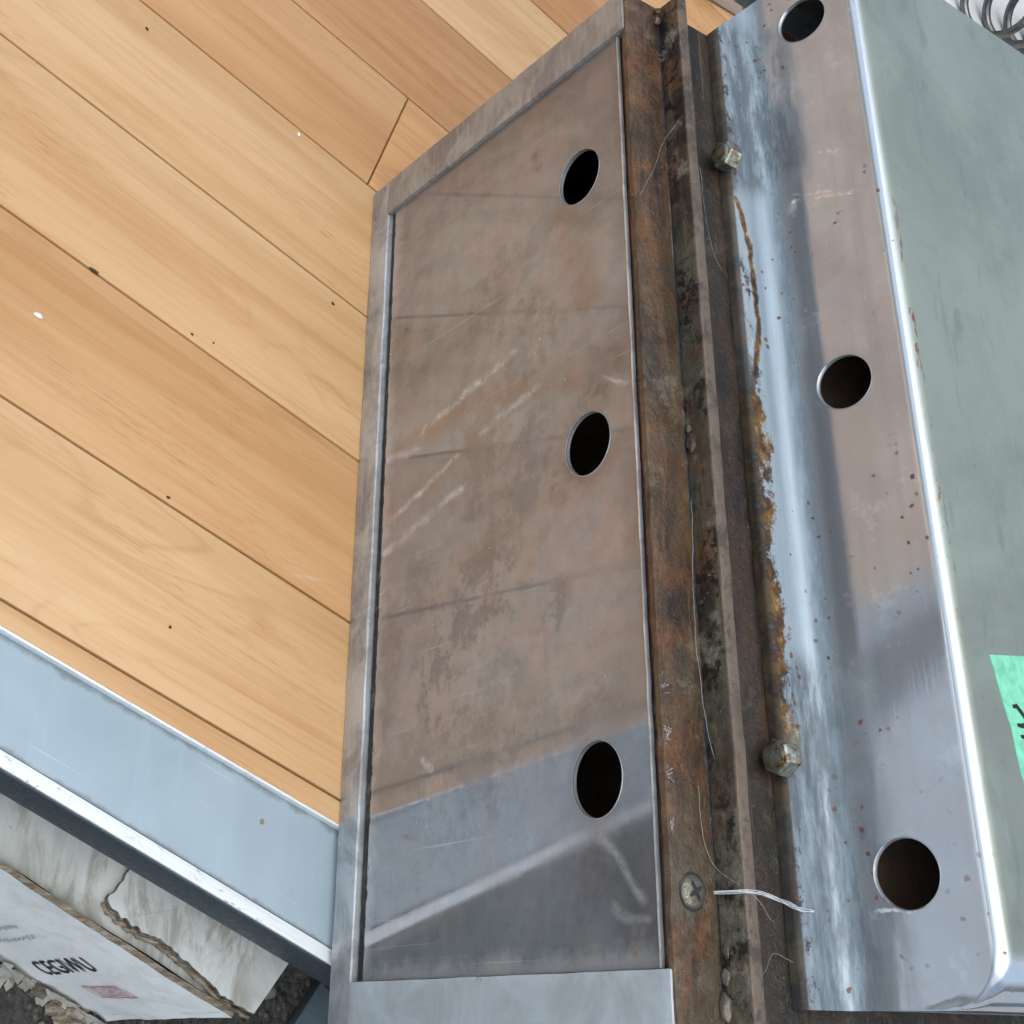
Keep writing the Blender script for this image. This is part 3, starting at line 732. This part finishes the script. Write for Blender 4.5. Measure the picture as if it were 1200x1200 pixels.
# green paper tape with marker strokes on the upper sheet
bm = bmesh.new(); zt = ZTOP + .0003
poly = [(-.1618, .5572), (-.1690, .6100), (-.0950, .6180), (-.0905, .5720), (-.1010, .5692), (-.1081, .5668), (-.1175, .5655), (-.1290, .5650), (-.1340, .5632), (-.1450, .5607)]
prism(bm, poly, ZTOP - .0001, zt); tp = from_bm('paper_tape', bm, MTAPE, cv)
tp['label'] = 'green paper tape with black marker writing'
def stroke(name, pts, w, mat, par, z):
    bm = bmesh.new(); k = len(pts); up, dn = [], []
    for i, p in enumerate(pts):
        p = Vector(p); t = (Vector(pts[min(i + 1, k - 1)]) - Vector(pts[max(i - 1, 0)])).normalized(); q = Vector((-t.y, t.x))
        ww = w * (1 if 0 < i < k - 1 else .7)
        up.append((p + q * ww)); dn.append((p - q * ww))
    prism(bm, [tuple(v) for v in up] + [tuple(v) for v in dn[::-1]], z - .0001, z + .0001)
    return from_bm(name, bm, mat, par)
stroke('marker_stroke', [(-.1395, .5688), (-.1400, .5720), (-.1375, .5752), (-.1340, .5790), (-.1335, .5840)], .0012, MMARK, tp, zt + .0001)
stroke('marker_stroke', [(-.1312, .5700), (-.1312, .5735), (-.1325, .5790), (-.1330, .5850)], .0011, MMARK, tp, zt + .00014)
stroke('marker_stroke', [(-.1262, .5712), (-.1262, .5750), (-.1270, .5800), (-.1280, .5850)], .0010, MMARK, tp, zt + .00018)

# ================================================================== CARDBOARD BOX
P1 = Vector((-.0094, .4145)); ce = Vector((.42534, .90503)); cn = Vector((.90503, -.42534)); cg = Vector((-.66, .751)).normalized()
cb = empty('cardboard_box', (P1.x - .12, P1.y - .02, -.30))
tag(cb, 'torn dirty white cardboard box with black lettering under the sill', 'cardboard box')
ZB = -.100
def face_pt(s, z, o=0.0):
    p = P1 + ce * s + cn * o; return Vector((p.x, p.y, z))
# front wall
nu, nv = 90, 14
bm = bmesh.new(); F = []; Bk = []
for i in range(nu + 1):
    s = -.42 + .42 * i / nu; r1, r2 = [], []
    for j in range(nv + 1):
        v = j / nv
        zb = -.298 + .010 * mnoise.noise(Vector((s * 45, 0, 3))) + .004 * mnoise.noise(Vector((s * 160, 4, 3)))
        if s > -.02: zb += (s + .02) * .6
        z = ZB + (zb - ZB) * v
        bul = .003 * mnoise.noise(Vector((s * 12, z * 12, 0))) + .0008 * mnoise.noise(Vector((s * 70, z * 70, 1))) + (.006 * max(0, v - .8) * 5 * (.5 + mnoise.noise(Vector((s * 60, 9, 0)))))
        zz = z + (.0016 * mnoise.noise(Vector((s * 90, 2, 0))) if j == 0 else 0)
        r1.append(bm.verts.new(face_pt(s, zz, bul))); r2.append(bm.verts.new(face_pt(s, zz + (.0008 * mnoise.noise(Vector((s * 300, 8, 0))) if j == 0 else 0), bul - .0036)))
    F.append(r1); Bk.append(r2)
for i in range(nu):
    for j in range(nv):
        bm.faces.new((F[i][j], F[i + 1][j], F[i + 1][j + 1], F[i][j + 1])).material_index = 0
        bm.faces.new((Bk[i][j], Bk[i][j + 1], Bk[i + 1][j + 1], Bk[i + 1][j])).material_index = 0
    bm.faces.new((F[i][0], Bk[i][0], Bk[i + 1][0], F[i + 1][0])).material_index = 1
    bm.faces.new((F[i][nv], F[i + 1][nv], Bk[i + 1][nv], Bk[i][nv])).material_index = 1
for j in range(nv):
    bm.faces.new((F[nu][j], Bk[nu][j], Bk[nu][j + 1], F[nu][j + 1])).material_index = 0
from_bm('front_wall', bm, [MCARD, MCORE], cb, 50)
# torn fringe where the bottom has come apart
rnd = random.Random(3)
for q in range(26):
    s = -.17 + .165 * q / 25 + rnd.uniform(-.003, .003)
    bm = bmesh.new(); z0 = -.281 - rnd.random() * .006; w = rnd.uniform(.003, .008); lg = rnd.uniform(.004, .014)
    k = 5; A, B = [], []
    for i in range(k + 1):
        t = i / k; ww = w * (1 - t * rnd.uniform(.5, .9)); o = .004 + lg * t * rnd.uniform(.5, 1) ; z = max(z0 - t * rnd.uniform(.010, .020), -.2985)
        A.append(bm.verts.new(face_pt(s - ww, z, o))); B.append(bm.verts.new(face_pt(s + ww, z + rnd.uniform(-.002, .003), o + rnd.uniform(-.002, .003))))
    for i in range(k): bm.faces.new((A[i], B[i], B[i + 1], A[i + 1]))
    bmesh.ops.solidify(bm, geom=bm.faces[:], thickness=.0006)
    from_bm('torn_shred', bm, MCARD3 if rnd.random() < .85 else MCORE, cb)
bm = bmesh.new(); bmesh.ops.create_icosphere(bm, subdivisions=4, radius=1)
for v in bm.verts:
    v.co *= 1 + .5 * mnoise.noise(v.co * 2.2) + .35 * mnoise.noise(v.co * 7)
    p = P1 + ce * (-.024 + v.co.x * .014) + cn * (.008 + v.co.y * .010); v.co = Vector((p.x, p.y, -.294 + v.co.z * .006))
from_bm('pulp_clump', bm, MCORE, cb)
# right end wall and back
def wall(name, a, b, z0, z1, th, mat):
    a = Vector(a); b = Vector(b); d = (b - a).normalized(); q = Vector((-d.y, d.x)) * th
    bm = bmesh.new(); prism(bm, [tuple(a), tuple(b), tuple(b + q), tuple(a + q)], z0, z1); return from_bm(name, bm, mat, cb)
PR = P1 - ce * .006; 
wall('end_wall', PR, PR + cg * .24, -.299, ZB - .006, .005, MCARD2)
wall('back_wall', PR + cg * .24 - ce * .41, PR + cg * .24, -.299, ZB - .006, .005, MCARD2)
# lower flap: dirty, creased
bm = bmesh.new(); G = []; nu, nv = 70, 24
for i in range(nu + 1):
    row = []
    for j in range(nv + 1):
        p = P1 - cn * .0062 + ce * (-.42 + .414 * i / nu) + cg * (.235 * j / nv)
        s = -.42 + .414 * i / nu; t = .235 * j / nv
        z = ZB - .0065 + .0035 * mnoise.noise(Vector((s * 22, t * 30, 0))) + .0030 * abs(mnoise.noise(Vector((s * 9 + t * 14, 3, 0)))) * 2 - .002
        row.append(bm.verts.new((p.x, p.y, z - .002 * (1 - min(1, t / .02)))))
    G.append(row)
for i in range(nu):
    for j in range(nv): bm.faces.new((G[i][j], G[i + 1][j], G[i + 1][j + 1], G[i][j + 1]))
from_bm('lower_flap', bm, MCARD2, cb, 60)
# upper flap with a ragged torn edge
edge = [(-.0877, .3386), (-.0818, .3356), (-.0710, .3281), (-.0655, .3299), (-.0596, .3398), (-.0537, .3513), (-.0505, .3625), (-.0419, .3773), (-.0323, .3924), (-.022, .4059), (-.0154, .4198), (-.0119, .4288)]
rag = []
for a, b in zip(edge, edge[1:]):
    for k in range(7):
        p = Vector(a).lerp(Vector(b), k / 7); p += Vector((mnoise.noise(Vector((p.x * 260, p.y * 260, 0))), mnoise.noise(Vector((p.x * 260, p.y * 260, 7))))) * .0016
        rag.append(p)
rag.append(Vector(edge[-1]))
bm = bmesh.new()
inner = [Vector((-.0429, .4527)), Vector((-.0960, .5160)), Vector((-.1500, .4400)), Vector((-.118, .376))]
tz = ZB - .0005; bz = tz - .0045
def fz(p): return tz + .0012 * mnoise.noise(Vector((p.x * 40, p.y * 40, 2)))
poly = rag + inner
cen = Vector((-.075, .415))
rings = []
for f in (1.0, .96, .8, .55, .25):
    rings.append([bm.verts.new((cen.x + (p.x - cen.x) * f, cen.y + (p.y - cen.y) * f, fz(cen + (p - cen) * f) + (.0004 if f == .96 else 0))) for p in poly])
low = [bm.verts.new((p.x + .0006 * mnoise.noise(Vector((p.x * 400, p.y * 400, 1))), p.y, bz)) for p in poly]
K = len(poly)
for A, B in zip(rings, rings[1:]):
    for k in range(K): bm.faces.new((A[k], A[(k + 1) % K], B[(k + 1) % K], B[k])).material_index = 0
bm.faces.new(rings[-1]).material_index = 0
for k in range(K): bm.faces.new((low[k], low[(k + 1) % K], rings[0][(k + 1) % K], rings[0][k])).material_index = 1
from_bm('upper_flap', bm, [MCARD2, MCORE], cb, 50)
# brown frayed core showing along the tear
bm = bmesh.new(); pts = []; rs = []
for k, p in enumerate(rag[14:]):
    q = p + Vector((.0022, -.0012)); pts.append((q.x, q.y, tz - .0030 + .0008 * mnoise.noise(Vector((p.x * 300, p.y * 300, 0))))); rs.append(.0014 + .0009 * mnoise.noise(Vector((p.x * 350, p.y * 350, 4))))
tube(bm, pts, rs, 7); from_bm('frayed_core', bm, MCORE, cb, 60)
# printing on the front wall, running up the wall
def print_text(txt, s_top, s_bot, z0, z1, mat, name):
    cu = bpy.data.curves.new('t', 'FONT'); cu.body = txt; cu.size = 1; cu.offset = .012
    o = bpy.data.objects.new('t', cu); C.objects.link(o)
    dg = bpy.context.evaluated_depsgraph_get(); dg.update()
    me = bpy.data.meshes.new_from_object(o.evaluated_get(dg)); bpy.data.objects.remove(o)
    xs_ = [v.co.x for v in me.vertices]; ys_ = [v.co.y for v in me.vertices]
    xa, xb, ya, yb = min(xs_), max(xs_), min(ys_), max(ys_)
    for v in me.vertices: v.co = Vector(((v.co.x - xa) / (xb - xa), (v.co.y - ya) / (yb - ya), 0))
    for v in me.vertices:
        u, w = v.co.x, v.co.y; s = s_bot + (s_top - s_bot) * w; z = z0 + (z1 - z0) * u
        bul = .003 * mnoise.noise(Vector((s * 12, z * 12, 0))) + .0008 * mnoise.noise(Vector((s * 70, z * 70, 1)))
        v.co = face_pt(s, z, bul + .0007)
    link(name, me, mat, cb)
print_text('CEGIWU', -.0787, -.0625, -.262, -.172, MINK, 'printed_lettering')
def fstroke(name, pts, w, mat):
    bm = bmesh.new(); k = len(pts); U, D = [], []
    for i, p in enumerate(pts):
        p = Vector(p); t = (Vector(pts[min(i + 1, k - 1)]) - Vector(pts[max(i - 1, 0)])).normalized(); q = Vector((-t.y, t.x)) * w
        for lst, v in ((U, p + q), (D, p - q)):
            bul = .003 * mnoise.noise(Vector((v.x * 12, v.y * 12, 0))) + .0008 * mnoise.noise(Vector((v.x * 70, v.y * 70, 1)))
            lst.append(bm.verts.new(face_pt(v.x, v.y, bul + .0007)))
    for i in range(k - 1): bm.faces.new((U[i], U[i + 1], D[i + 1], D[i]))
    return bm
def join_strokes(name, lists, w, mat):
    big = bmesh.new()
    for l in lists:
        b = fstroke(name, l, w, mat); me = bpy.data.meshes.new('t'); b.to_mesh(me); b.free(); big.from_mesh(me); bpy.data.meshes.remove(me)
    return from_bm(name, big, mat, cb)
st = [(-.0459, -.2363), (-.0455, -.1772), (-.0313, -.1744), (-.0320, -.2314), (-.0459, -.2363)]
def dens(pts, n=6):
    out = []
    for a, b in zip(pts, pts[1:]):
        for k in range(n): out.append(tuple(Vector(a).lerp(Vector(b), k / n)))
    return out + [pts[-1]]
join_strokes('red_stamp_border', [dens(st)], .0006, MRED)
rows_ = []
for k in range(1, 5):
    s = -.0459 + .0142 * k / 5; pts = []
    for i in range(22):
        z = -.228 + .047 * i / 21; pts.append((s + rnd.uniform(-.0009, .0009), z))
    rows_.append(pts)
join_strokes('red_stamp_text', rows_, .00075, MREDL)
g_ = []
for s, z0, z1 in ((-.1172, -.235, -.195), (-.1040, -.262, -.194)):
    g_.append([(s + .0022 * math.sin(i * 1.9) + rnd.uniform(-.001, .001), z0 + (z1 - z0) * i / 30) for i in range(31)])
join_strokes('grey_script', g_, .0005, MINKG)

# navy block in the shade under the sill
bm = bmesh.new(); prism(bm, [(-.0385, .5856), (-.0083, .5638), (.10, .70), (.07, .72)], -.299, -.286); bevel(bm, .002, 2)
tag(from_bm('painted_block', bm, MBLK, None, 40), 'dark navy painted block on the asphalt behind the cardboard box', 'block')
# pebbles on the asphalt
for i, (x, y, r) in enumerate(((-.030, .545, .006), (.004, .430, .003), (-.016, .500, .004), (.012, .405, .0025), (-.005, .372, .003))):
    bm = bmesh.new(); bmesh.ops.create_icosphere(bm, subdivisions=2, radius=r)
    for v in bm.verts: v.co *= 1 + .4 * mnoise.noise(v.co / r * 1.3 + Vector((i * 3, 0, 0))); v.co.z *= .7; v.co += Vector((x, y, -.2995 + r * .5))
    nm = ['grey pebble under the sill beside the navy block', 'tiny pebble near the end of the cardboard box', 'small pebble in the shade behind the cardboard box', 'tiny pebble in front of the cardboard box corner', 'tiny pebble beside the torn bottom of the cardboard box'][i]
    tag(from_bm('pebble', bm, m_plain('pebble_stone_%d' % i, (.16, .15, .13), .9), None, 60), nm, 'pebble', 'pebbles on the asphalt')

# ================================================================== FAR CORNER: white board and spring
bm = bmesh.new(); prism(bm, [(-1.7, .66), (-.949, .66), (-.949, 2.2), (-1.7, 2.2)], .0005, .030); bevel(bm, .004, 3)
tag(from_bm('white_board', bm, MWHITE, None, 40), 'dull white board lying on the floor under the steel spring', 'board')
bm = bmesh.new(); ax = Vector((-.22, .975, 0)).normalized(); sd_ = Vector((ax.y, -ax.x, 0)); up = Vector((0, 0, 1))
o0 = Vector((-1.135, 1.235, .030 + .0460)); pts = []; Rr = .041
turns, pitch = 5, .050
for i in range(turns * 40 + 1):
    a = 2 * math.pi * i / 40 + 3.6
    pts.append(o0 + ax * pitch * i / 40 + (sd_ * math.cos(a) + up * math.sin(a)) * Rr)
tube(bm, pts, .0052, 12)
tag(from_bm('coil_spring', bm, MSPR, None, 50), 'shiny steel coil spring lying behind the stainless cover', 'spring')

# ================================================================== threads and crumbs
def fibre(name, pts, r, mat, label, cat, group=None, wig=.0006, seed=0):
    P = [Vector(p) for p in pts]; out = []
    for i in range(len(P) - 1):
        p0 = P[max(i - 1, 0)]; p1 = P[i]; p2 = P[i + 1]; p3 = P[min(i + 2, len(P) - 1)]
        for k in range(8):
            t = k / 8
            q = .5 * ((2 * p1) + (p2 - p0) * t + (2 * p0 - 5 * p1 + 4 * p2 - p3) * t * t + (3 * p1 - p0 - 3 * p2 + p3) * t ** 3)
            out.append(q + mnoise.noise_vector(q * 120 + Vector((seed, 0, 0))) * wig)
    out.append(P[-1])
    bm = bmesh.new(); tube(bm, out, r, 5)
    return tag(from_bm(name, bm, mat, None, 60), label, cat, group)
th = empty('white_thread', (-.056, .47, .285))
tag(th, 'frayed white thread stretched from the upright iron to the cover', 'thread')
for k in range(5):
    d = .00045 * k - .0010
    pts = [(-.0565 + d * .4, .4440, ZT + .0030 + d * .3), (-.0563 + d * .5, .4476, .2886), (-.0560 + d * .6, .4578, .2885), (-.0545 + d * 1.3, .470, .2865 + d), (-.0520 + d, .4905, .2800 + d * .3), (-.052 + d * .4, .5020, .2782)]
    P = [Vector(p) for p in pts]; out = []
    for i in range(len(P) - 1):
        for q in range(8): out.append(P[i].lerp(P[i + 1], q / 8) + mnoise.noise_vector(P[i].lerp(P[i + 1], q / 8) * 90 + Vector((k, 0, 0))) * .0007)
    out.append(P[-1]); bm = bmesh.new(); tube(bm, out, .00014, 5); from_bm('strand', bm, MTHR, th, 60)
fg = 'stray fibres on the rusty iron'
fibre('fibre', [(-.235, .4465, .2735), (-.20, .4445, .2732), (-.16, .4440, .2728), (-.125, .4465, .2740), (-.112, .4480, .2760)], .00011, MHAIR, 'long pale fibre lying along the weld seam of the rusty iron', 'fibre', fg, .0008, 1)
fibre('fibre', [(-.100, .4400, .2725), (-.080, .4405, .2728), (-.066, .4460, .2745), (-.055, .4520, .2890), (-.047, .462, .287), (-.046, .4735, .280)], .00010, MHAIR, 'thin fibre curling over the upright iron beside the screw', 'fibre', fg, .0006, 2)
fibre('fibre', [(-.405, .4240, .2720), (-.425, .4330, .2745), (-.445, .4400, .2765), (-.458, .4470, .280)], .00008, MHAIR, 'fine fibre crossing the rusty flat between the top two holes', 'fibre', fg, .0005, 3)
fibre('fibre', [(-.430, .4570, .2868), (-.410, .4660, .280), (-.392, .4760, .2735), (-.380, .4840, .2722)], .00008, MHAIR, 'fine fibre hanging from the upright iron over the dark shelf', 'fibre', fg, .0005, 4)
fibre('fibre', [(-.030, .4640, .2712), (-.026, .4720, .2725), (-.034, .4790, .2732), (-.031, .4880, .2760)], .00009, MHAIR, 'kinked fibre on the dark shelf near the cover corner', 'fibre', fg, .0006, 5)
fl = empty('fluff_tuft', (-.10, .4235, ZT)); tag(fl, 'whitish fluff caught on the iron edge beside the lowest panel hole', 'fluff')
for i in range(40):
    x = rnd.choice((-.142, -.121, -.104, -.083)) + rnd.gauss(0, .0022); y = .4225 + rnd.random() * .002; bm = bmesh.new()
    p = Vector((x, y, ZT + .0002)); d = Vector((rnd.uniform(-1, 1), rnd.uniform(-.8, .8), rnd.uniform(.1, .7))).normalized() * rnd.uniform(.0012, .0035)
    tube(bm, [p, p + d * .5 + Vector((0, 0, .0004)), p + d], .00006, 4); from_bm('strand', bm, MTHR, fl)
def crumb(name, x, y, r, h, ang, asp, mat, label, cat):
    bm = bmesh.new(); bmesh.ops.create_icosphere(bm, subdivisions=2, radius=1)
    ca, sa = math.cos(ang), math.sin(ang)
    for v in bm.verts:
        v.co *= 1 + .45 * mnoise.noise(v.co * 1.8 + Vector((x * 90, y * 90, 0)))
        a, b = v.co.x * r * .72 * asp, v.co.y * r * .72; v.co = Vector((x + a * ca - b * sa, y + a * sa + b * ca, h * .4 + v.co.z * h * .6))
    return tag(from_bm(name, bm, mat, None, 60), label, cat)
MCH = m_plain('dark_bark_chip', (.055, .032, .018), .9); MFL = m_plain('white_paint_flake', (.75, .72, .68), .7)
crumb('paper_flake', -.3732, .1980, .0022, .0012, 1.2, 2.0, MFL, 'white paper flake on the orange floor plank at left', 'flake')
crumb('bark_chip', -.4137, .2259, .0016, .0014, PA, 3.2, MCH, 'dark bark chip lying in a floor seam', 'chip')
crumb('dirt_crumb', -.6086, .2345, .0013, .0010, .6, 1.7, MCH, 'dark crumb on the far upper floor plank', 'crumb')
crumb('dirt_crumb', -.3924, .2939, .0010, .0008, 1.1, 1.6, MCH, 'small dark crumb on the middle pale floor plank', 'crumb')
crumb('dirt_crumb', -.3912, .3089, .0008, .0007, .2, 1.5, MCH, 'tiny dark crumb beside another crumb on the pale plank', 'crumb')
crumb('dirt_crumb', -.2824, .2916, .0010, .0007, 1.3, 1.9, MCH, 'dark crumb against the long seam of the orange plank', 'crumb')
crumb('dirt_crumb', -.2063, .3023, .0012, .0009, .3, 1.1, MCH, 'round dark crumb on the plank nearest the sill', 'crumb')
crumb('dirt_crumb', -.4491, .3932, .0012, .0009, 1.0, 1.8, MCH, 'brown crumb on the floor close to the housing', 'crumb')
crumb('paper_flake', -.5752, .3558, .0015, .0010, .4, 1.6, MFL, 'tiny white flake on a floor seam near the housing', 'flake')
crumb('dirt_crumb', -.1080, .3741, .0017, .0016, .3, 1.2, m_plain('yellow_grit', (.36, .25, .10), .8), 'yellow grit crumb on the blue-grey sill', 'crumb')
for o in bpy.data.objects:
    if o.get('label') == 'yellow grit crumb on the blue-grey sill': o.location.z = -.0065
